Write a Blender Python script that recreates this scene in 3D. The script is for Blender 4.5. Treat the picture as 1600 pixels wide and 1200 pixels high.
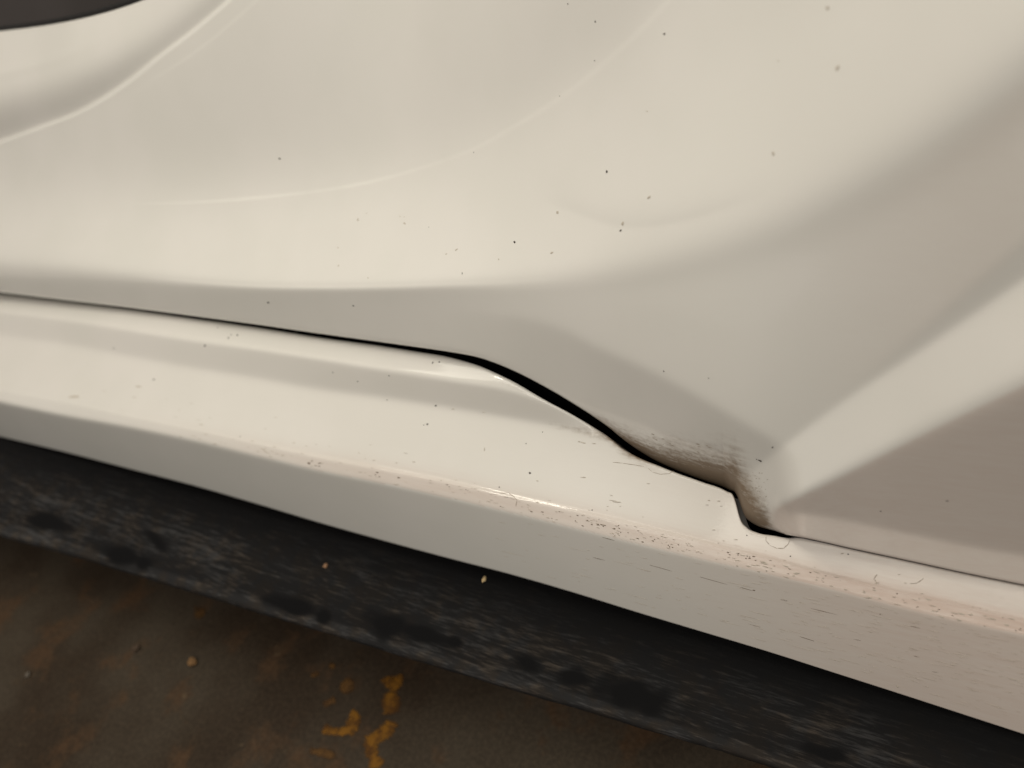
import bpy, math, random
import numpy as np
from mathutils import Matrix, Vector

random.seed(7); rng = np.random.default_rng(7)
scene = bpy.context.scene
for o in list(bpy.data.objects): bpy.data.objects.remove(o)

# ------------------------------------------------------------------ camera
F = 1209.0                                   # focal length in pixels of the 1600 x 1200 photograph
def nrm(v): v = np.array(v, float); return v / np.linalg.norm(v)
mX = nrm((-2150, 300, -1209))                # the car's length runs to this vanishing point (camera axes)
uz = math.sin(math.radians(41))
a_ = mX[1] / -mX[0]; b_ = mX[2] * uz / -mX[0]
A_, B_, C_ = 1 + a_*a_, 2*a_*b_, b_*b_ - (1 - uz*uz)
uy = (-B_ + math.sqrt(B_*B_ - 4*A_*C_)) / (2*A_)
UP = nrm((a_*uy + b_, uy, uz))
XX = -mX; YY = np.cross(UP, XX)
R = np.stack([XX, YY, UP])                   # world <- camera
def raw_ray(px, py):
    px = np.asarray(px, float); py = np.asarray(py, float)
    d = np.stack([px-800, 600-py, -F*np.ones(np.broadcast(px, py).shape)], -1) / F
    return d @ R.T
DIST = 0.60
c0 = raw_ray(800., 905.)
SILL_Z = 0.165
CAM = np.array([0, 0, SILL_Z]) - c0 * DIST   # foot of the sill (Y = 0) at its usual height above the floor
cam_d = bpy.data.cameras.new('camera'); cam = bpy.data.objects.new('camera', cam_d)
scene.collection.objects.link(cam); scene.camera = cam
M = Matrix([list(R[0])+[CAM[0]], list(R[1])+[CAM[1]], list(R[2])+[CAM[2]], [0, 0, 0, 1]])
cam.matrix_world = M
cam_d.sensor_width = 36; cam_d.lens = 36*F/1600
cam_d.clip_start = 0.01; cam_d.clip_end = 100
cam_d.dof.use_dof = True; cam_d.dof.focus_distance = 0.49; cam_d.dof.aperture_fstop = 4.4

# ------------------------------------------------------------------ light
w = bpy.data.worlds.new('World'); scene.world = w; w.use_nodes = True
bg = w.node_tree.nodes['Background']; bg.inputs[1].default_value = 0.29
# dim ambient around; pink, lilac and cream added by direction to tint the paint
_nt = w.node_tree; _tc = _nt.nodes.new('ShaderNodeTexCoord'); _sx = _nt.nodes.new('ShaderNodeSeparateXYZ'); _nt.links.new(_tc.outputs['Generated'], _sx.inputs[0])
_mr = _nt.nodes.new('ShaderNodeMapRange'); _mr.inputs['From Min'].default_value = -1; _mr.inputs['From Max'].default_value = 1
_nt.links.new(_sx.outputs[0], _mr.inputs['Value']); _cr = _nt.nodes.new('ShaderNodeValToRGB'); _cr.color_ramp.interpolation = 'EASE'
_cr.color_ramp.elements[0].position = .08; _cr.color_ramp.elements[0].color = (1.0, .83, .74, 1)
_cr.color_ramp.elements[1].position = .92; _cr.color_ramp.elements[1].color = (.96, .95, .86, 1)
_e = _cr.color_ramp.elements.new(.5); _e.color = (.95, .91, .97, 1)
_nt.links.new(_mr.outputs[0], _cr.inputs[0]); _nt.links.new(_cr.outputs[0], bg.inputs[0])
def lamp(name, loc, target, sx, sy, power, col):
    l = bpy.data.lights.new(name, 'AREA'); l.shape = 'RECTANGLE'; l.size = sx; l.size_y = sy
    l.energy = power; l.color = col
    o = bpy.data.objects.new(name, l); scene.collection.objects.link(o)
    o.location = loc; o.rotation_euler = (Vector(target)-Vector(loc)).to_track_quat('-Z', 'Y').to_euler()
lamp('ceiling_lamp', (-0.75, 0.30, 2.2), (-.05, 0.1, 0.3), 1.2, 0.12, 17, (1.0, 0.945, 0.80))
lamp('overhead_fill', (-0.4, -0.45, 2.6), (-0.3, 0.0, 0.0), 3.2, 0.5, 21, (1.0, 0.945, 0.81))  # added overhead fill: lifts upward faces and puts highlights on the coat
lamp('front_fill', (0.6, -2.0, 2.3), (0.0, 0.0, 0.3), 2.4, 0.9, 31, (1.0, 0.925, 0.79))  # added warm fill from in front, brightens the upright faces
vs = scene.view_settings
vs.view_transform = 'Standard'; vs.look = 'None'; vs.exposure = -0.30; vs.gamma = 1; vs.use_curve_mapping = False

# ------------------------------------------------------------------ helpers
def at_Y(px, py, Y):
    r = raw_ray(px, py); t = (np.asarray(Y) - CAM[1]) / r[..., 1]
    return CAM + r * t[..., None]
def at_Z(px, py, Z):
    r = raw_ray(px, py); t = (Z - CAM[2]) / r[..., 2]
    return CAM + r * t[..., None]
def sp(d, w): return w*np.logaddexp(0, d/w)
def smooth(a, b, x): t = np.clip((x-a)/(b-a), 0, 1); return t*t*(3-2*t)
def curve(*pts):
    """smooth y(x) through the points, straight beyond the ends (monotone-safe Hermite)"""
    p = np.array(pts, float); x, y = p[:, 0], p[:, 1]
    h = np.diff(x); s = np.diff(y)/h
    m = np.empty_like(y); m[0] = s[0]; m[-1] = s[-1]
    m[1:-1] = (s[:-1]*h[1:] + s[1:]*h[:-1])/(h[:-1]+h[1:])
    def f(q):
        q = np.asarray(q, float); i = np.clip(np.searchsorted(x, q)-1, 0, len(h)-1)
        t = (q-x[i])/h[i]; tc = np.clip(t, 0, 1)
        v = ((1+2*tc)*(1-tc)**2*y[i] + tc*(1-tc)**2*h[i]*m[i] + tc*tc*(3-2*tc)*y[i+1] + tc*tc*(tc-1)*h[i]*m[i+1])
        return v + np.where(t < 0, (q-x[0])*m[0], 0) + np.where(t > 1, (q-x[-1])*m[-1], 0)
    return f
def lin(*pts):
    p = np.array(pts, float)
    gx = np.arange(-900, 2700, 10.0); gy = np.interp(gx, p[:, 0], p[:, 1])
    kk_ = np.exp(-np.linspace(-2.2, 2.2, 31)**2); kk_ /= kk_.sum()
    gy = np.convolve(np.pad(gy, 15, mode='edge'), kk_, 'valid'); gx2 = gx; return lambda q: spline_tab(q, gx2, gy)
def spline_tab(q, gx, gy):
    q = np.asarray(q, float); h = gx[1]-gx[0]; u = np.clip((q-gx[0])/h, 1, len(gx)-3.001); i = u.astype(int); t = u-i
    a, b, c, d = gy[i-1], gy[i], gy[i+1], gy[i+2]
    return b + .5*t*(c-a + t*(2*a-5*b+4*c-d + t*(3*(b-c)+d-a)))
def dist(fn):
    """distance above the curve y=fn(x), corrected for its slope"""
    def d(px, py):
        s = (fn(px+4)-fn(px-4))/8
        return (fn(px)-py)/np.sqrt(1+s*s)
    return d

# feature lines of the bodywork, read from the photograph
G_low = curve((-500,407),(-200,435),(0,459),(100,471),(200,483),(300,497),(400,511),(500,527),(600,541),(650,549),(700,557.5),(725,564),(750,572),(775,583),
  (800,595),(850,624),(900,651),(925,666),(950,682),(975,702),(998,715),(1026,726.5),(1055,738),(1097,753),(1136,768),(1146,775),(1150,786),(1153,798),
  (1157.5,812),(1167,824),(1184,832.5),(1209,837),(1232,840.5),(1246,840),(1270,844.5),(1325,857),(1400,873),(1525,900),(1600,915),(2200,1040))
G_up = curve((-500,406),(-200,433.6),(0,457),(100,469),(200,480.6),(300,493.6),(400,507),(500,521.5),(600,535.3),(650,542.3),(700,549.6),(750,559.4),(775,568),
  (800,578.5),(850,604),(900,633.5),(925,649.5),(950,667),(975,687.5),(998,704),(1026,720.5),(1055,733.5),(1097,749.5),(1139,765),(1150,772),(1154.5,782),(1158.7,795),
  (1164,807),(1173,815.5),(1184,822),(1195,825.5),(1209,829),(1232,836),(1246,838.6),(1270,843.4),(1325,855.8),(1400,871.8),(1525,898.8),(1600,913.8),(2200,1038.8))
S1 = curve((-500,425),(0,486),(100,499),(200,515),(300,531),(400,545),(500,560.5),(600,577),(700,593),(800,611),(850,628),(900,648),(1000,700),(1100,760),(2200,1500))
S2 = curve((-500,450),(0,525),(100,538),(200,557),(300,575),(400,591),(500,609),(600,622),(700,637),(800,654),(900,672),(950,685),(1050,715),(1150,760),(2200,1300))
S3 = curve((-500,500),(0,607),(100,626),(200,648),(300,669),(400,691),(500,713),(600,732),(700,752),(800,775),(900,797),(1000,821),(1100,846),(1200,871),
  (1300,898),(1400,922),(1500,945),(1600,969),(2200,1110))
S4 = curve((-500,516),(0,628),(100,649),(200,667),(300,688),(400,712),(500,736),(600,756),(700,778),(800,801.5),(900,826),(1000,851),(1100,875),(1200,897),
  (1300,921),(1400,947),(1500,971),(1600,992),(2200,1130))
S5 = curve((-500,540),(0,682),(100,706),(200,732),(300,758),(400,787),(500,817),(600,845),(700,872),(800,898),(900,927),(1000,958),(1100,988),(1200,1018),
  (1300,1050),(1400,1082),(1500,1114.5),(1600,1147),(2200,1342))
K = curve((-500,680),(0,836),(100,864),(200,893),(300,924),(400,954),(500,984),(600,1014),(700,1045),(800,1075),(900,1104),(1000,1134),(1100,1163),(1200,1194),(2200,1500))
C1 = curve((-500,385),(0,412),(100,419),(200,429),(300,439),(400,445.5),(500,447),(600,446),(700,443),(800,440),(900,431),(1000,414),(1100,389),(1200,353),
  (1300,304),(1400,245),(1500,174),(1600,95),(1900,-160),(2200,-400))
C2 = curve((-500,330),(0,319),(200,319),(330,314.5),(430,306),(560,288),(650,265),(750,228),(800,200),(900,135),(960,85),(1000,48),(1050,-5),(1150,-120),(2200,-1200))
C2b = curve((400,420),(700,345),(850,300),(950,240),(1020,190),(1100,125),(1250,0),(1500,-200),(2200,-800))
C3 = curve((900,945),(1205,702),(1240,670),(1290,633),(1340,596),(1400,546),(1450,505),(1500,462),(1560,411),(1600,377),(2200,-150))
C3b = curve((900,960),(1205,712),(1300,640),(1345,608),(1400,572),(1480,518),(1600,436),(2200,20))
C4 = curve((1000,880),(1190,800),(1230,781),(1280,757),(1330,732),(1400,696),(1500,646),(1600,598),(2200,320))
C5 = curve((900,800),(1215,803),(1260,803),(1300,809),(1400,829),(1500,850),(1600,868),(2200,985))
C6 = curve((0,440),(400,462),(700,484),(780,493),(860,508),(940,546),(1020,582),(1100,625),(1160,660),(1215,692),(1500,870))
L1 = curve((-500,400),(-200,285),(0,222),(60,200),(130,172),(200,128),(250,88),(300,50),(345,12),(380,-20),(450,-90),(900,-540))
L1b = curve((-500,445),(0,262),(100,212),(180,165),(250,118),(320,70),(385,15),(420,-18),(900,-480))
L2 = curve((-500,240),(0,150),(100,122),(200,76),(300,6),(400,-85),(900,-560))
L3 = curve((-500,108),(-200,74),(0,49),(50,43),(100,35),(150,24),(200,9),(225,0),(300,-32),(400,-80),(600,-190),(800,-300))

# local scale of one photo pixel (0.5 mm at 0.6 m)
qx = np.linspace(-520, 2220, 400)
dep = np.linalg.norm(at_Y(qx, S5(qx), 0*qx)-CAM, axis=1)
sc = lambda px: spline_tab(px, qx, dep)/0.6*1e-3

kL = lin((-500,.05),(0,.06),(500,.06),(1000,.11),(1300,.13),(1600,.13),(2200,.13))
kT = lin((0,.40),(600,.36),(1000,.36),(1250,.30),(1600,.26))
kD = lin((0,.27),(400,.21),(700,.15),(900,.12),(960,.3),(1100,.36),(2200,.36))
kB = lin((-500,.50),(500,.50),(750,.42),(900,.30),(1000,.36),(2200,.36))
def sill_Y(px, py):
    px = np.asarray(px, float)
    d3 = S3(px)-py; d4 = S4(px)-py; d2 = S2(px)-py; d1 = S1(px)-py; d5 = S5(px)-py
    act = 1-smooth(880, 980, px)
    f = kL(px)*d5 + (.30-kL(px))*(sp(d4, 1.8)-sp(d4-d5, 1.8)) + (kT(px)-.30)*sp(d3, 3)
    f = f + act*((kD(px)-kT(px))*sp(d2, 3.2) + (kB(px)-kD(px))*sp(d1, 2.2))
    f = f + .42*np.tanh(d3/2.2)*(.3+.7*smooth(300, 600, px))*(1-.5*smooth(1250, 1450, px))          # thin raised line along the sill edge
    de = py-G_low(px)                                                       # rolled-over top edge
    f = f + np.interp(px, [0,300,600,1240,1300], [.7,.9,1.1,1.0,.4])*np.exp(-np.clip(de, 0, None)/np.interp(px, [0,300,600,1240,1300], [1.2,1.3,1.5,1.4,.9]))
    return f*sc(px)
def edge_Y(px):
    return sill_Y(px, G_low(px)+8) + .0005
qe = np.linspace(-520, 2220, 900); ee = edge_Y(qe)
ker = np.exp(-np.linspace(-2.2, 2.2, 241)**2); ker /= ker.sum()
ee_s = np.convolve(np.pad(ee, 120, mode='edge'), ker, 'valid')
ES = lambda px: spline_tab(px, qe, ee_s)

dC1, dC2, dC2b, dC3, dC3b, dC4, dC5, dC6 = map(dist, (C1, C2, C2b, C3, C3b, C4, C5, C6))
dL1, dL1b, dL2, dL3 = map(dist, (L1, L1b, L2, L3))
w1 = lin((-500,14),(0,12),(250,7),(400,4.5),(700,5),(850,10),(1000,16),(1200,22),(1600,30),(2200,30))
w2 = lin((-500,42),(0,42),(250,42),(400,40),(600,36),(800,30),(1000,28))
a2 = lin((-500,-.33),(0,-.33),(400,-.32),(700,-.25),(900,-.17),(1100,-.11),(2200,-.11))
w4 = lin((1190,2.5),(1300,3.5),(1450,7),(1600,11),(2200,14))
kSh = lin((-500,.48),(0,.48),(600,.45),(800,.35),(1000,.25),(1300,.18),(1600,.16))
k0 = lin((-500,.08),(400,.08),(650,.09),(850,.13),(1150,.13),(1350,.08),(1600,.06))
kU = lin((-500,.02),(400,.03),(800,.05),(1000,.08),(1300,.09),(1600,.10))
o1 = lin((-500,14),(500,14),(800,18),(1000,28),(1300,48),(1600,60))
C7 = curve((700,290),(860,318),(975,354),(1030,352),(1100,336),(1200,300),(1300,255),(1600,90))
def panel_Y(px, py):
    px = np.asarray(px, float); py = np.asarray(py, float)
    d1 = dC1(px, py); d2 = dC2(px, py); up = G_up(px)-py
    f = k0(px)*np.clip(G_low(np.clip(px, 0, 1150))-py, -400, 2000)*0
    base = k0(px)*(C1(px)-py)
    f = f + base - kU(px)*sp(d1+o1(px), .35*o1(px)) + (kSh(px)-k0(px)+kU(px))*sp(d1, w1(px))
    f = f + a2(px)*sp(d2, w2(px))
    f = f + .5*np.tanh(d2/1.4)*np.interp(px, [200,330,400,480,520,560,620,700,850,1000], [0,.5,1,.25,.3,.8,.4,.25,.4,.35])
    f = f + .30*np.tanh((d1+1)/2.0)*np.interp(px, [200,350,500,650,900], [0,.7,1,.7,0])
    f = f + .10*sp(dC2b(px, py), 34)*smooth(500, 900, px)*0 - .07*sp(dC2b(px, py), 34)*smooth(600, 1000, px)
    f = f - .06*sp(dist(C7)(px, py), 2.0)*smooth(830, 900, px)*(1-smooth(1050, 1250, px))*np.exp(-np.clip(dist(C7)(px, py), 0, None)/40)
    # lower wall, bending under towards the gap
    f = f + .12*sp(-dC6(px, py), 4)*smooth(660, 1010, px)*(1-smooth(1195, 1260, px))
    # wheel-arch flare on the right
    dA = -dC3(px, py); dAb = -dC3b(px, py); dB = -dC4(px, py); d5 = -dC5(px, py)
    f = f + .06*(sp(dA, 4)-sp(dAb, 6))*smooth(1230, 1500, px) - .12*sp(dAb, 3) + .20*sp(dB, w4(px)) - .16*sp(d5, 2.5)*smooth(1195, 1260, px)
    # door-top moulding (upper left)
    e1 = dL1(px, py); e2 = dL2(px, py)
    f = f + 1.15*np.tanh(e1/1.7) + .10*np.tanh(dL1b(px, py)/1.5)*smooth(150, 330, px) - .16*sp(e1-2.5, 4.5) + .31*sp(e2, 16) - .5*np.exp(-((e2-34)/9)**2)*(1-smooth(40, 200, px))
    # rolled edge along the gap
    wr = np.interp(px, [0, 500, 900, 980, 1060, 1130, 1160, 1200, 1260], [1, 1.6, 2.5, 7, 15, 20, 10, 3, 1])
    ar = np.interp(px, [0, 500, 900, 980, 1060, 1130, 1160, 1200, 1260], [.6, 1.2, 2.0, 6, 15, 20, 8, 2.5, .4])
    f = f + ar*np.exp(-np.clip(up, 0, None)/wr)
    return f
Y_OFF = None
def panel_world_Y(px, py):
    # hung so that its lower edge runs just behind the sill's edge
    return (panel_Y(px, py) - PE(px))*sc(px) + ES(px)
pe = np.array([panel_Y(q, G_up(q)-30) for q in qe])
pe = np.convolve(np.pad(pe, 120, mode='edge'), ker, 'valid')
PE = lambda px: spline_tab(px, qe, pe)

# ------------------------------------------------------------------ materials
def new_mat(name):
    m = bpy.data.materials.new(name); m.use_nodes = True
    nt = m.node_tree; return m, nt, nt.nodes['Principled BSDF']
def N(nt, typ, **kw):
    n = nt.nodes.new(typ)
    for k, v in kw.items(): setattr(n, k, v)
    return n
def noise(nt, vec, scale, detail=3, rough=.55):
    n = N(nt, 'ShaderNodeTexNoise'); n.inputs['Scale'].default_value = scale; n.inputs['Detail'].default_value = detail
    n.inputs['Roughness'].default_value = rough; nt.links.new(vec, n.inputs['Vector']); return n.outputs['Fac']
def mapping(nt, vec, sx, sy, sz=1, rot=0):
    n = N(nt, 'ShaderNodeMapping'); n.inputs['Scale'].default_value = (sx, sy, sz); n.inputs['Rotation'].default_value = (0, 0, rot)
    nt.links.new(vec, n.inputs['Vector']); return n.outputs['Vector']
def ramp(nt, fac, a, b, ca=(0,0,0,1), cb=(1,1,1,1)):
    n = N(nt, 'ShaderNodeMapRange', interpolation_type='SMOOTHSTEP'); n.inputs['From Min'].default_value = a; n.inputs['From Max'].default_value = b
    nt.links.new(fac, n.inputs['Value']); return n.outputs['Result']
def math_(nt, op, a, b):
    n = N(nt, 'ShaderNodeMath', operation=op, use_clamp=False)
    for i, v in enumerate((a, b)):
        if isinstance(v, (int, float)): n.inputs[i].default_value = v
        else: nt.links.new(v, n.inputs[i])
    return n.outputs[0]
def mix(nt, fac, a, b):
    n = N(nt, 'ShaderNodeMix', data_type='RGBA')
    for s, v in ((n.inputs[0], fac), (n.inputs[6], a), (n.inputs[7], b)):
        if isinstance(v, (int, float)): s.default_value = v
        elif isinstance(v, tuple): s.default_value = v + (1,) if len(v) == 3 else v
        else: nt.links.new(v, s)
    return n.outputs[2]
def attr(nt, name):
    return N(nt, 'ShaderNodeAttribute', attribute_name=name).outputs['Fac']
def paint(name):
    m, nt, b = new_mat(name)
    tc = N(nt, 'ShaderNodeTexCoord'); ob = tc.outputs['Object']
    base = mix(nt, ramp(nt, noise(nt, ob, 9, 3), .35, .7), (.80, .79, .745), (.83, .815, .775))
    base = mix(nt, math_(nt, 'MULTIPLY', ramp(nt, noise(nt, ob, 1500, 2, .7), .3, .7), .05), base, (.62, .60, .56))
    st = noise(nt, mapping(nt, ob, 22, 260, 260), 1, 4, .6)
    st2 = noise(nt, mapping(nt, ob, 60, 900, 900), 1, 3, .6)
    fine = noise(nt, ob, 330, 3, .6)
    dirt = attr(nt, 'dirt'); dust_tint = attr(nt, 'dust_tint')
    k = math_(nt, 'ADD', math_(nt, 'MULTIPLY', math_(nt, 'SUBTRACT', st, .5), 1.1), math_(nt, 'MULTIPLY', math_(nt, 'SUBTRACT', fine, .5), .6))
    k = math_(nt, 'ADD', math_(nt, 'MULTIPLY', k, math_(nt, 'ADD', .25, dirt)), dirt)
    dm = math_(nt, 'MULTIPLY', ramp(nt, k, .05, .72), ramp(nt, dirt, .01, .15))
    du = math_(nt, 'MULTIPLY', dust_tint, math_(nt, 'ADD', .72, math_(nt, 'MULTIPLY', .28, ramp(nt, math_(nt, 'ADD', math_(nt, 'MULTIPLY', st, .5), math_(nt, 'MULTIPLY', st2, .5)), .25, .75))))
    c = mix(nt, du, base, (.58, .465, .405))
    c = mix(nt, math_(nt, 'MULTIPLY', dm, .92), c, (.21, .145, .085))
    nt.links.new(c, b.inputs['Base Color'])
    r = math_(nt, 'ADD', .34, math_(nt, 'MULTIPLY', math_(nt, 'ADD', du, dm), .4))
    nt.links.new(r, b.inputs['Roughness'])
    cw = math_(nt, 'SUBTRACT', 1.0, math_(nt, 'MULTIPLY', math_(nt, 'ADD', du, dm), .8))
    n = N(nt, 'ShaderNodeClamp'); nt.links.new(cw, n.inputs[0]); nt.links.new(n.outputs[0], b.inputs['Coat Weight'])
    b.inputs['Coat Roughness'].default_value = .06; b.inputs['Specular IOR Level'].default_value = .3
    bp = N(nt, 'ShaderNodeBump'); bp.inputs['Strength'].default_value = .05; bp.inputs['Distance'].default_value = .0006
    nt.links.new(noise(nt, ob, 420, 3, .6), bp.inputs['Height'])
    nt.links.new(bp.outputs[0], b.inputs['Normal']); nt.links.new(bp.outputs[0], b.inputs['Coat Normal'])
    return m
M_paint = paint('white_paint')
def flat(name, col, rough=.6, spec=.3):
    m, nt, b = new_mat(name); b.inputs['Base Color'].default_value = col+(1,); b.inputs['Roughness'].default_value = rough
    b.inputs['Specular IOR Level'].default_value = spec; return m
M_void = flat('black_cavity', (.003, .003, .004), .9, .05)
M_chip = flat('dark_chip', (.035, .026, .02), .8)
M_scuff = flat('grey_scuff', (.40, .34, .28), .8)
M_brown = flat('brown_grime', (.16, .115, .08), .8)
M_faint = flat('faint_grey', (.52, .47, .40), .8)
M_rubber = flat('black_rubber', (.008, .008, .008), .55)
def glass_dark():
    m, nt, b = new_mat('dark_glass'); b.inputs['Base Color'].default_value = (.030, .027, .025, 1); b.inputs['Roughness'].default_value = .12
    return m
M_glass = glass_dark()
def skirt_mat():
    m, nt, b = new_mat('dusty_black_plastic')
    tc = N(nt, 'ShaderNodeTexCoord'); ob = tc.outputs['Object']
    uv = tc.outputs['UV']
    s1 = noise(nt, mapping(nt, ob, 30, 300, 300), 1, 5, .65)
    s2 = noise(nt, mapping(nt, ob, 80, 700, 700), 1, 4, .65)
    big = noise(nt, mapping(nt, ob, 9, 30, 30), 1, 3, .5)
    dust_tint = attr(nt, 'dust_tint'); spot = attr(nt, 'spot')
    k = math_(nt, 'ADD', math_(nt, 'MULTIPLY', s1, .55), math_(nt, 'MULTIPLY', s2, .45))
    streak = ramp(nt, math_(nt, 'ADD', k, math_(nt, 'MULTIPLY', math_(nt, 'SUBTRACT', big, .5), .3)), .47, .68)
    a = math_(nt, 'MULTIPLY', math_(nt, 'ADD', math_(nt, 'MULTIPLY', streak, .9), .16), dust_tint)
    a = math_(nt, 'ADD', a, math_(nt, 'MULTIPLY', attr(nt, 'rim'), .16))
    a = math_(nt, 'MULTIPLY', a, math_(nt, 'SUBTRACT', 1.0, spot))
    dcol = mix(nt, ramp(nt, noise(nt, ob, 60, 2), .4, .65), (.050, .049, .050), (.066, .055, .046))
    c = mix(nt, a, (.006, .006, .0065), dcol)
    nt.links.new(c, b.inputs['Base Color'])
    b.inputs['Roughness'].default_value = .8; b.inputs['Specular IOR Level'].default_value = .06
    bp = N(nt, 'ShaderNodeBump'); bp.inputs['Strength'].default_value = .25; bp.inputs['Distance'].default_value = .001
    nt.links.new(k, bp.inputs['Height']); nt.links.new(bp.outputs[0], b.inputs['Normal'])
    return m
M_skirt = skirt_mat()
def floor_mat():
    m, nt, b = new_mat('stained_concrete')
    ob = N(nt, 'ShaderNodeTexCoord').outputs['Object']
    n4 = noise(nt, ob, 240, 3, .7); n1 = noise(nt, ob, 5, 5, .55); n2 = noise(nt, ob, 38, 4, .6); n3 = noise(nt, ob, 16, 4, .6)
    c = mix(nt, ramp(nt, n1, .36, .64), (.027, .016, .008), (.056, .043, .029))
    c = mix(nt, math_(nt, 'MULTIPLY', ramp(nt, n3, .52, .68), .75), c, (.075, .038, .016))
    c = mix(nt, math_(nt, 'MULTIPLY', ramp(nt, n2, .66, .74), .5), c, (.13, .09, .05))
    c = mix(nt, ramp(nt, n4, .35, .7), mix(nt, .22, c, (.01, .008, .005)), mix(nt, .07, c, (.2, .15, .1)))
    nt.links.new(c, b.inputs['Base Color']); b.inputs['Roughness'].default_value = .7; b.inputs['Specular IOR Level'].default_value = .2
    bp = N(nt, 'ShaderNodeBump'); bp.inputs['Strength'].default_value = .3; bp.inputs['Distance'].default_value = .002
    nt.links.new(n2, bp.inputs['Height']); nt.links.new(bp.outputs[0], b.inputs['Normal'])
    return m
M_floor = floor_mat()
def yellow_mat(name='worn_yellow_paint', hi=(.23, .10, .008), lo=(.10, .040, .006)):
    m, nt, b = new_mat(name)
    ob = N(nt, 'ShaderNodeTexCoord').outputs['Object']
    nz = math_(nt, 'ADD', math_(nt, 'MULTIPLY', noise(nt, ob, 70, 4, .6), .6), math_(nt, 'MULTIPLY', noise(nt, ob, 22, 2), .4))
    f = ramp(nt, nz, .42, .60)
    g = ramp(nt, math_(nt, 'ADD', attr(nt, 'fade'), math_(nt, 'MULTIPLY', math_(nt, 'SUBTRACT', nz, .5), 1.6)), .05, 1.1)
    nt.links.new(math_(nt, 'MULTIPLY', g, .85), b.inputs['Alpha'])
    nt.links.new(mix(nt, f, lo, hi), b.inputs['Base Color']); b.inputs['Roughness'].default_value = .7; b.inputs['Specular IOR Level'].default_value = .2
    return m
M_yellow = yellow_mat()

# ------------------------------------------------------------------ mesh builders
def link(name, me, mat, parent=None):
    o = bpy.data.objects.new(name, me); scene.collection.objects.link(o)
    if mat: me.materials.append(mat)
    if parent: o.parent = parent
    return o
def grid_mesh(name, P, attrs=None, uv=None, flip=False, ext=False):
    if ext:                                            # the bodywork runs on along the car beyond the picture
        P = np.concatenate([P] + [P[:, -1:]+np.array([q, 0, 0]) for q in (.05, .15, .35, .7, 1.1)], 1)
        attrs = {k: np.concatenate([np.asarray(v)]+[np.asarray(v)[:, -1:]]*5, 1) for k, v in (attrs or {}).items()}
    r, c = P.shape[:2]; me = bpy.data.meshes.new(name)
    idx = np.arange(r*c).reshape(r, c)
    q = np.stack([idx[:-1, :-1], idx[:-1, 1:], idx[1:, 1:], idx[1:, :-1]], -1).reshape(-1, 4)
    if flip: q = q[:, ::-1]
    nq = len(q)
    me.vertices.add(r*c); me.vertices.foreach_set('co', P.reshape(-1).astype(np.float32))
    me.loops.add(nq*4); me.loops.foreach_set('vertex_index', q.reshape(-1).astype(np.int32))
    me.polygons.add(nq); me.polygons.foreach_set('loop_start', (np.arange(nq)*4).astype(np.int32))
    me.polygons.foreach_set('use_smooth', np.ones(nq, bool))
    for k, v in (attrs or {}).items():
        at = me.attributes.new(k, 'FLOAT', 'POINT'); at.data.foreach_set('value', np.asarray(v, np.float32).reshape(-1))
    me.update(); me.validate(); return me

cols = np.concatenate([np.arange(-480, 1120, 4.0), np.arange(1120, 1268, 1.3), np.arange(1269, 2160, 4.0)])

car = bpy.data.objects.new('car', None); scene.collection.objects.link(car)
car['label'] = 'white car lower side with sculpted panel, scuffed sill and dusty black skirt'; car['category'] = 'car'

# ---- sill
n = 150
t = np.linspace(0, 1, n)
t = np.concatenate([np.linspace(0, .03, 8)[:-1], np.linspace(.03, 1, n)])
PX = np.broadcast_to(cols, (len(t), len(cols)))
g = G_low(cols); s5 = S5(cols)
PY = g + (s5-g)*t[:, None]
SY = sill_Y(PX, PY)
P = at_Y(PX, PY, SY)
# top edge rolls down into the gap; bottom edge turns under
top = [P[0] + np.array([0, .0012*math.sin(a), -.0016*(1-math.cos(a))]) for a in (1.4, .9, .45)]
top = [P[0] + np.array([0, .012, -.022]), P[0]+np.array([0, .003, -.010])] + [P[0]+np.array([0, .0012, -.003])] + [P[0]+np.array([0, .0005, -.0008])]
bot = [P[-1] + np.array([0, .0004, -.0008]), P[-1] + np.array([0, .0016, -.0016]), P[-1] + np.array([0, .03, -.002])]
Pf = np.concatenate([np.stack(top), P, np.stack(bot)])
rows = Pf.shape[0]
padr = lambda A: np.concatenate([np.repeat(A[:1], 4, 0), A, np.repeat(A[-1:], 3, 0)])
s3 = S3(PX); s4 = S4(PX)
dust_tint = np.exp(-((PY-(s3+s4)/2)/(.75*np.abs(s4-s3)+3))**2)*.55*smooth(100, 700, PX)
dust_tint = dust_tint + .45*smooth(900, 1450, PX) + .12
dust_tint = np.where(PY > s4, .30*smooth(700, 1300, PX)+.45*smooth(1000, 1500, PX), dust_tint)
dge = PY-G_low(PX)
dirt = .62*np.exp(-((PX-985)/60)**2)*np.exp(-np.clip(dge, 0, None)/9)
dirt = dirt + .35*np.exp(-((PX-905)/50)**2)*np.exp(-((PY-S2(PX))/7)**2)
dirt = dirt + .10*np.exp(-((PY-(s3+s4)/2)/8)**2)*smooth(850, 1300, PX)
sill = link('sill', grid_mesh('sill', Pf, {'dust_tint': padr(dust_tint), 'dirt': padr(dirt)}, ext=True), M_paint, car)
sill['label'] = 'scuffed white sill below the gap'

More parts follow.
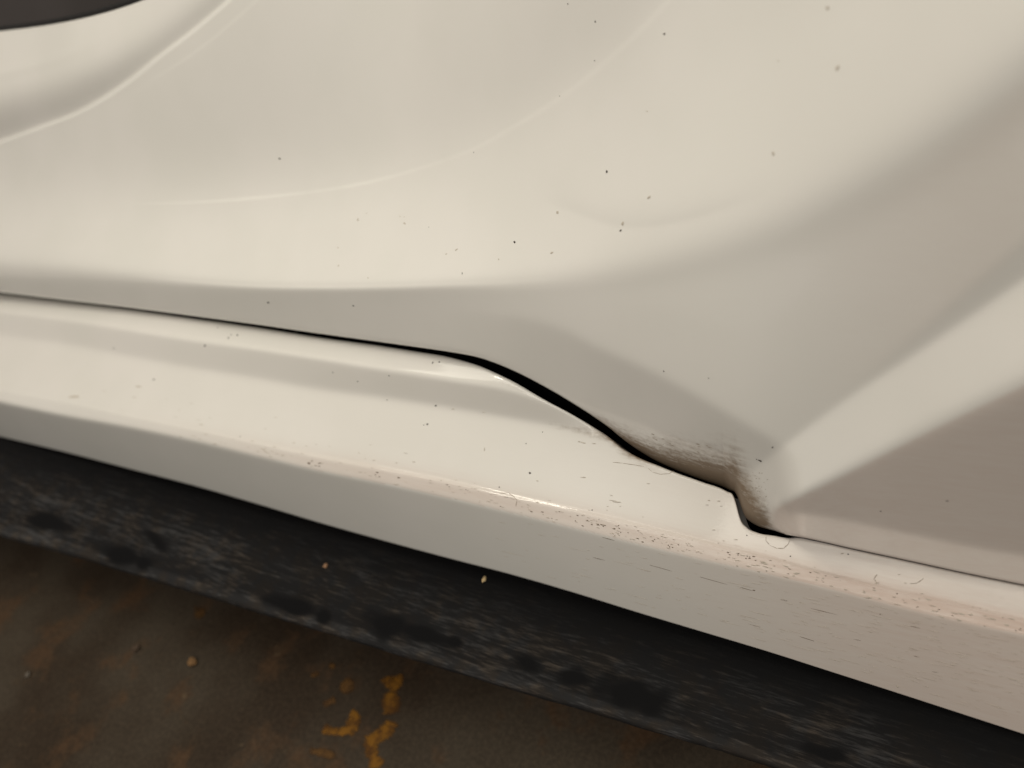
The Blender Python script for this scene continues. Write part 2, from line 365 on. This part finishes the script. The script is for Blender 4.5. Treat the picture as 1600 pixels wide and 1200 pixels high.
# ---- sculpted side panel
n = 330
t = np.concatenate([np.linspace(0, .035, 22)[:-1], np.linspace(.035, 1, n)])
gu = G_up(cols); tp = np.maximum(L3(cols), -330.)
PX = np.broadcast_to(cols, (len(t), len(cols)))
PY = gu + (tp-gu)*t[:, None]
P = at_Y(PX, PY, panel_world_Y(PX, PY))
e = P[0]
low = [e+np.array([0, .02, .004]), e+np.array([0, .006, .0005]), e+np.array([0, .0022, .0001]), e+np.array([0, .0006, 0])]
mu = smooth(760, 1000, cols)[:, None]                  # above the frame the panel goes on upwards
hi = [P[-1]+(1-mu)*np.array([0, .004, .001])+mu*np.array([0, .035, .09]), P[-1]+(1-mu)*np.array([0, .015, .0])+mu*np.array([0, .085, .20])]
Pf = np.concatenate([np.stack(low), P, np.stack(hi)])
padp = lambda A: np.concatenate([np.repeat(A[:1], 4, 0), A, np.repeat(A[-1:], 2, 0)])
upd = G_up(PX)-PY
wd = np.interp(PX, [900, 960, 1040, 1120, 1165, 1200, 1225], [5, 15, 32, 46, 66, 36, 6])
am = np.interp(PX, [880, 940, 1000, 1100, 1165, 1195, 1215], [0, .45, .8, .95, 1.0, .75, 0])
dirt = am*np.exp(-(np.clip(upd, 0, None)/wd)**1.5)
dust_tint = .05 + .35*np.exp(-(np.clip(-dC5(PX, PY)-0, -6, 6)-6)**2/30)*.3*smooth(1195, 1225, PX) + .85*smooth(0, 12, -dC4(PX, PY))*smooth(1195, 1225, PX) + .22*smooth(1150, 1600, PX)*smooth(0, 60, -dC1(PX, PY))*(1-smooth(-10, 20, -dC3(PX, PY)))  # dusty film, plus a pink reflection painted into the arch and right wall
dust_tint = np.minimum(dust_tint, .62)
panel = link('side_panel', grid_mesh('side_panel', Pf, {'dirt': padp(dirt), 'dust_tint': padp(dust_tint)}, flip=True, ext=True), M_paint, car)
panel['label'] = 'glossy white sculpted panel above the sill gap'

# ---- dark lining seen through the gap
cc = cols[::3]
rows = [at_Y(cc, G_low(cc)+v, ES(cc)+.030) for v in (-60, -20, 20, 90)]
lining = link('gap_lining', grid_mesh('gap_lining', np.stack(rows), ext=True), M_void, car)
lining['label'] = 'black cavity behind the panel gap'

# ---- dark glass and its seal at the upper left
cc = np.arange(-480, 800, 8.0)
edge = at_Y(cc, L3(cc), panel_world_Y(cc, L3(cc)))
up_dir = np.array([0, .35, .94])
gl = np.stack([edge + np.array([0, .006, 0]) + up_dir*(v) for v in np.linspace(-.015, .25, 14)])
win = link('side_glass', grid_mesh('side_glass', gl), M_glass, car)
win['label'] = 'dark glossy pane above the white panel'
def tube(name, pts, rad, mat, parent, seg=8):
    pts = np.asarray(pts); r = []
    tang = np.gradient(pts, axis=0); tang /= np.linalg.norm(tang, axis=1)[:, None]
    a = np.cross(tang, [0, 0, 1.]); a /= np.linalg.norm(a, axis=1)[:, None]; b = np.cross(tang, a)
    for i in range(seg+1):
        q = 2*math.pi*i/seg; r.append(pts + rad*(math.cos(q)*a + math.sin(q)*b))
    return link(name, grid_mesh(name, np.stack(r)), mat, parent)
seal = tube('glass_seal', edge+np.array([0, .003, .0015]), .0030, M_rubber, win)

# ---- black side skirt blade
tilt = .16
def skirt_hit(px, py):
    r = raw_ray(px, py)
    # plane z = SA + SB*x + tilt*y, just under the foot of the sill
    tt = (SA + SB*CAM[0] + tilt*CAM[1] - CAM[2])/(r[..., 2]-tilt*r[..., 1]-SB*r[..., 0])
    return CAM + r*tt[..., None]
_q = np.linspace(0, 1650, 60); _p = at_Y(_q, S5(_q), 0*_q)
SB, SA = np.polyfit(_p[:, 0], _p[:, 2], 1); SA = SA + float((_p[:, 2]-SA-SB*_p[:, 0]).min()) - .005
cc = np.arange(-480, 2160, 2.5)
kk = K(cc) + .25*np.sin(cc*.083)+.4*np.sin(cc*.031+1)+ .12*rng.standard_normal(len(cc))
t = np.linspace(0, 1, 90)
PX = np.broadcast_to(cc, (90, len(cc))); PY = S5(cc) - 8 + (kk-S5(cc)+8-7)*t[:, None]
P = skirt_hit(PX, PY)
inner = [P[0]+np.array([0, .05, .008])]
lipz = skirt_hit(cc, kk-3.5) + np.array([0, 0, -.0008]); 
lip2 = skirt_hit(cc, kk) + np.array([0, 0, -.004]); lip3 = lip2+np.array([0, .004, -.004]); lip4 = lip3+np.array([0, .06, .004])
Pf = np.concatenate([np.stack(inner), P, np.stack([lipz, lip2, lip3, lip4])])
v = t[:, None]*np.ones(len(cc))
dust_tint = .10+.90*smooth(.15, .6, v) + .6*smooth(.9, .97, v)  # dusty film thins beside the sill, putting the sill's shade into the colour
dust_tint = dust_tint*np.interp(PX, [0, 150, 500, 900, 1600], [1.0, .95, .8, .75, .7])
spots = [(75,815,42,19,.1),(190,870,46,17,.22),(222,880,16,14,.2),(245,845,9,26,-.7),(460,946,48,18,.22),(505,962,14,14,0),(605,978,38,22,.2),(660,992,55,16,.3),(710,1003,16,10,.3),
         (825,1035,22,16,.3),(900,1058,40,14,.28),(990,1086,80,26,.3),(1290,1178,40,14,.2)]
spot = np.zeros_like(PX, dtype=float)
jit = 1+.16*np.sin(PX*.11+PY*.09)+.14*np.sin(PX*.06-PY*.17+1)
for (sx, sy, rx, ry, an) in spots:
    dx = (PX-sx)*math.cos(an)+(PY-sy)*math.sin(an); dy = -(PX-sx)*math.sin(an)+(PY-sy)*math.cos(an)
    spot = np.maximum(spot, 1-smooth(.45, 1.25, np.sqrt((dx/rx)**2+(dy/ry)**2)*jit))
pads = lambda A, e: np.concatenate([A[:1], A, np.full((4, A.shape[1]), e)])
skirt = link('side_skirt', grid_mesh('side_skirt', Pf, {'dust_tint': pads(dust_tint, 1.25), 'spot': pads(spot, 0), 'rim': pads(smooth(.915, .95, v+0*PX)*(.8+.2*np.sin(PX*.05)), .8)}, ext=True), M_skirt, car)
skirt['label'] = 'dusty black skirt blade under the white sill'

# ---- floor
me = bpy.data.meshes.new('floor'); s = 4
me.from_pydata([(-s, -s, 0), (s, -s, 0), (s, s, 0), (-s, s, 0)], [], [(0, 1, 2, 3)])
floor = link('floor', me, M_floor); floor['kind'] = 'structure'
def stroke(pts, widths, name='paint_mark'):
    c = np.array(pts, float); k = 10
    u = np.linspace(0, len(c)-1, (len(c)-1)*k+1)
    x = np.interp(u, range(len(c)), c[:, 0]); y = np.interp(u, range(len(c)), c[:, 1]); wd = 1.45*np.interp(u, range(len(c)), widths)
    for _ in range(6):
        x[1:-1] = (x[:-2]+2*x[1:-1]+x[2:])/4; y[1:-1] = (y[:-2]+2*y[1:-1]+y[2:])/4
    wd = wd*(1+.25*rng.standard_normal(len(u)).cumsum()/math.sqrt(len(u))+.12*rng.standard_normal(len(u)))
    tx = np.gradient(x); ty = np.gradient(y); L = np.hypot(tx, ty); nx, ny = -ty/L, tx/L
    endw = np.minimum(1, np.minimum(np.arange(len(u)), np.arange(len(u))[::-1])/3+.25)
    rows = []
    for q, zz in ((-1, .0004), (-.6, .0008), (0, .0010), (.6, .0008), (1, .0004)):
        rows.append(at_Z(x+nx*q*wd*endw, y+ny*q*wd*endw, zz))
    fd = np.array([0, .75, 1, .75, 0])[:, None]*np.minimum(1, np.minimum(np.arange(len(u)), np.arange(len(u))[::-1])/4.)[None, :]
    return link(name, grid_mesh(name, np.stack(rows), {'fade': fd}), M_yellow, floor)
stroke([(601,1056),(606,1066),(616,1070),(624,1062),(629,1051)], [5,9,11,9,6])
stroke([(608,1078),(611,1098),(614,1120)], [11,11,9])
stroke([(614,1124),(610,1138),(594,1148),(580,1158),(578,1170),(584,1185),(592,1202)], [8,10,9,9,9,10,10])
stroke([(502,1136),(512,1141),(530,1144),(546,1140),(555,1128),(553,1117),(546,1112)], [8,7,5,7,8,8,6])

M_old = yellow_mat('faded_ochre_paint', (.115, .055, .014), (.07, .034, .011))
for pts_, w_ in (([(490,1046),(494,1060)], [6,5]), ([(537,1060),(545,1072),(530,1082)], [8,9,5]), ([(502,1104),(515,1096),(526,1092)], [4,5,4]), ([(522,1034),(515,1046)], [4,4]),
                 ([(478,1172),(500,1176),(530,1182)], [6,7,5]), ([(300,960),(325,952)], [12,9])):
    stroke(pts_, w_).data.materials[0] = M_old
# ---- specks, chips and scuffs: little irregular flecks lying on the paint
def flecks(name, items, Yfn, mat, parent, lift=.00035):
    V, Fc = [], []
    for (x, y, rx, ry, an) in items:
        k = 8; aa = np.linspace(0, 2*math.pi, k, endpoint=False); rr = 1+.28*rng.standard_normal(k)
        rr = np.clip(rr, .45, 1.6)
        ex = .75*rx*rr*np.cos(aa); ey = .75*ry*rr*np.sin(aa)
        xs = x+ex*math.cos(an)-ey*math.sin(an); ys = y+ex*math.sin(an)+ey*math.cos(an)
        xs = np.append(xs, x); ys = np.append(ys, y)
        p = at_Y(xs, ys, Yfn(xs, ys)); vd = nrm(CAM-p.mean(0)); p = p+vd*lift*.5; p[-1] = p[-1]+vd*lift
        b0 = len(V); V += p.tolist(); Fc += [(b0+i, b0+(i+1) % k, b0+k) for i in range(k)]
    me = bpy.data.meshes.new(name); me.from_pydata(V, [], Fc); me.update()
    o = link(name, me, mat, parent); o['kind'] = 'stuff'; return o
big = [(930,34,2.2,2.6,0),(1038,53,2,2.2,0),(948,268,2.2,2.8,.4),(970,360,2,2.6,.4),(804,378,1.9,2.1,0),(419,473,2,2.6,-.6),(552,478,1.8,1.8,0),(437,248,2.5,1.6,.4),
       (670,355,1.1,1.0,0),(740,238,1.0,1.5,0),(874,150,1,1,0),(929,95,1,1,0),(887,6,1.2,1,0),
       (1037,580,1.5,1.5,0),(1107,591,1.3,1.2,0),(1207,699,1.6,2.2,.5),(1187,720,3.5,1.4,.3),(1182,718,1.2,1,0),(722,427,.8,1.8,0),(1376,799,2,1,0),(1480,783,3,.8,.1)]
faint = [(632,349,2.8,2.8,0),(573,333,1.5,1.2,0),(559,344,2.6,.9,.2),(559,343,.9,3,.1),(1308,106,3.2,5.5,.5),(1293,12,5,4,-.5),(1014,308,5,2.5,-.9),(973,350,2.5,4,.3),(871,332,2.5,2.5,0),(862,395,3.5,1.6,-.5),(1216,95,1.3,1.5,0),(1208,240,2.2,4,0),
         (528,387,1.5,1.5,0),(529,415,1.6,1.6,0),(575,434,1.5,1.2,0),(697,397,2,1.2,-.2),(713,390,3,1.2,-.6),(779,405,1.3,1.3,0),(625,338,1.6,.8,.4),(632,339,1,1,0),(1011,174,2,1,0)]
flecks('paint_chip', big, panel_world_Y, M_chip, panel)
flecks('faint_speck', faint, panel_world_Y, M_faint, panel)
pd = []
for i in range(60):
    x = random.uniform(1010, 1190); y = G_up(x)-random.uniform(25, 75)*(.5+.5*(x-1000)/190)
    pd.append((x, float(y), random.uniform(1.0, 4.0), random.uniform(.4, .8), random.uniform(.05, .35)))
for i in range(40):
    x = random.uniform(1172, 1200); y = random.uniform(735, 800); pd.append((x, y, random.uniform(.5, 1.6), random.uniform(.5, 1.0), random.uniform(-1, 1)))
flecks('grime_fleck', pd, panel_world_Y, M_scuff, panel)
sl = [(340,512,1.0,2.2,.5),(357,528,1.5,2.2,.4),(361,523,1,1,0),(371,523.5,1.8,1.8,0),(320,540,1.8,1.8,0),(178,544,1.8,1.2,0),(240,593,1.8,1.5,0),(215,604,7,1.6,.1),(115,620,11,1.8,-.05),
      (686,566,1.8,1.8,0),(676,567,1.2,2.4,.5),(605,625,1.4,1.2,0),(681,634,1.9,1.9,0),(708,639,3.5,1,.1),(668,663,1.9,1.9,0),(662,664,1,1,0),(608,587,1.3,1,0),(520,582,2,1.2,.1),(559,596,1.2,1,0),
      (755,644,5,.8,.1),(828,739,2.4,2.2,0),(848,675,1,1.6,.3),(822,693,1,1,0),(905,690,4,1.2,.2),(912,692,6,1.4,.1),(928,693,4,1,0),(757,702,1,3.5,.1),
      (1167,836.5,1.6,1.2,0),(1123,783,4,1,.05),(1108,782,3.5,.8,.0),(1127,791,3,.6,0),(1105,789,3,.6,0),(1325,866,1.7,1.7,0),(1316,865,4,.9,-.1),(1235,869,1.4,1.4,0),(1402,1073,3.5,1.6,.25),
      (965,784.5,7,1.0,.05),(955,774,3,.7,.2),(912,746,5,.8,.05),(960,784,4,1,0),(957,782,8,.6,.1),(780,761,1,1.2,0),(925,797,1.2,1,0),(375,682,1.2,1.2,0),(1013,755.5,3,.7,0)]
flecks('sill_chip', [q for q in sl if max(q[2:4]) < 2.9], sill_Y, M_chip, sill)
flecks('sill_scuff', [q for q in sl if max(q[2:4]) >= 2.9], sill_Y, M_faint, sill)
def sdir(x): return math.atan((S4(x+20)-S4(x-20))/40)
rows_ = []
for i in range(210):                                   # rubbing along the sill edge
    x = random.uniform(280, 1610) if i % 3 else random.uniform(700, 1300)
    s3_, s4_ = float(S3(x)), float(S4(x)); y = s3_ + (s4_-s3_)*random.betavariate(1.6, 1.6)
    m_ = 1+.8*(x > 1150)
    rows_.append((x, y, random.uniform(.8, 4.5)*m_, random.uniform(.35, .8)*m_, float(sdir(x))+random.uniform(-.08, .08)))
for i in range(50):
    x = random.uniform(150, 1600); s3_, g_ = float(S3(x)), float(max(S2(x), G_low(x)+6)); y = s3_-abs(random.gauss(0, .25))*(s3_-g_)
    if y < g_: continue
    rows_.append((x, y, random.uniform(.8, 5), random.uniform(.35, .7), float(sdir(x))-.12+random.uniform(-.08, .08)))
flecks('edge_scuff', rows_, sill_Y, M_faint, sill)
rows_ = []
for i in range(46):
    x = random.choice([random.uniform(840, 1300), random.uniform(560, 1600)]); s3_, s4_ = float(S3(x)), float(S4(x)); y = s3_+(s4_-s3_)*random.uniform(.1, .85)
    rows_.append((x, y, random.uniform(.8, 3.2), random.uniform(.5, 1.1), float(sdir(x))))
for cx_, cy_ in ((943,821),(964,825),(1003,844),(1050,854),(1150,866),(1170,871),(485,723),(500,726)):
    for j in range(4): rows_.append((cx_+random.gauss(0, 7), cy_+random.gauss(0, 2)+random.gauss(0, .1), random.uniform(.8, 3), random.uniform(.6, 1.3), .24))
flecks('edge_chip', rows_, sill_Y, M_brown, sill)
rows_ = []
for i in range(330):                                   # long fine scratches on the lower face
    x = 1620-abs(random.gauss(0, 420)); 
    if x < 780: continue
    s4_, s5_ = float(S4(x)), float(S5(x)); v_ = random.uniform(.05, .9); y = s4_+(s5_-s4_)*v_
    an = math.atan(((S5(x+20)-S5(x-20))*v_+(S4(x+20)-S4(x-20))*(1-v_))/40)
    rows_.append((x, y, random.choice([5, 8, 12, 22])*random.uniform(.6, 1.2), random.uniform(.22, .42), an-.02))
flecks('fine_scratch', rows_, sill_Y, M_faint, sill, lift=.0002)
dk = [(1030,887,26,.6,.27),(1110,906,36,.7,.27),(1165,920,14,.7,.27),(1178,922.5,3,1.2,.2),(1285,955,26,.7,.24),(1260,998,22,.8,.3),(1430,980,10,.7,.2),(1432,1026,7,.6,.2),(935,873,12,.6,.25),(950,842,14,.7,.25),
      (1180,978,14,.6,.28),(1225,938,7,.7,.2),(1340,1000,8,.6,.2),(1375,960,2,1,0),(1460,1050,7,.6,.15)]
flecks('dark_scratch', [(a, b_2, c_2, d_2*.7, e_2) for (a, b_2, c_2, d_2, e_2) in dk], sill_Y, M_brown, sill, lift=.0002)
# hairline marks drawn as short runs
def arc(pts, r): 
    out = []
    for (x0, y0), (x1, y1) in zip(pts[:-1], pts[1:]):
        L = math.hypot(x1-x0, y1-y0); an = math.atan2(y1-y0, x1-x0); out.append(((x0+x1)/2, (y0+y1)/2, L*.8, r, an))
    return out
hl = arc([(957,722),(975,724),(995,727),(1006,729)], .5)+arc([(1012,731),(1020,738),(1032,741),(1045,740),(1052,736)], .5)+arc([(1197,836),(1197,845),(1203,852),(1214,857),(1224,857),(1231,851),(1236,840)], .7)
hl += arc([(782,771),(795,770),(803,776),(808,782),(806,790)], .8)+arc([(1370,898),(1366,904),(1369,910),(1374,911)], .9)+arc([(1421,912),(1433,911),(1441,906),(1443,903)], .8)
flecks('hairline', hl, sill_Y, M_scuff, sill, lift=.0002)

# ---- crumbs
def crumb(px, py, hit, r, col, label, name='grit_crumb', cat='grit'):
    import bmesh
    bm = bmesh.new(); bmesh.ops.create_icosphere(bm, subdivisions=2, radius=1)
    for v_ in bm.verts:
        v_.co *= 1+.22*random.uniform(-1, 1); v_.co.x *= r[0]; v_.co.y *= r[1]; v_.co.z *= r[2]
    me = bpy.data.meshes.new(name); bm.to_mesh(me); bm.free()
    zmin = min(v_.co.z for v_ in me.vertices)
    o = link(name, me, flat(name, col, .8)); p = hit(np.float64(px), np.float64(py)); o.location = (p[0], p[1], p[2]-zmin-.0003)
    o['label'] = label; o['category'] = cat
fl = lambda x, y: at_Z(x, y, 0.0)
crumb(302, 1036, fl, (.0060, .0045, .003), (.20, .11, .045), 'tan crumb of grit, largest one on the brown floor')
crumb(214, 1015, fl, (.0035, .0045, .003), (.09, .06, .04), 'small dull brown crumb on the floor beside a fainter one')
crumb(45, 1055, fl, (.0030, .0030, .002), (.13, .11, .09), 'tiny pale grey crumb on the floor far from the yellow paint')
crumb(757, 906, skirt_hit, (.0016, .0030, .0012), (.62, .46, .25), 'tiny straw coloured flake on the black skirt just below the sill')
crumb(509, 885, skirt_hit, (.0022, .0024, .0012), (.28, .16, .09), 'tiny brown flake on the black skirt')
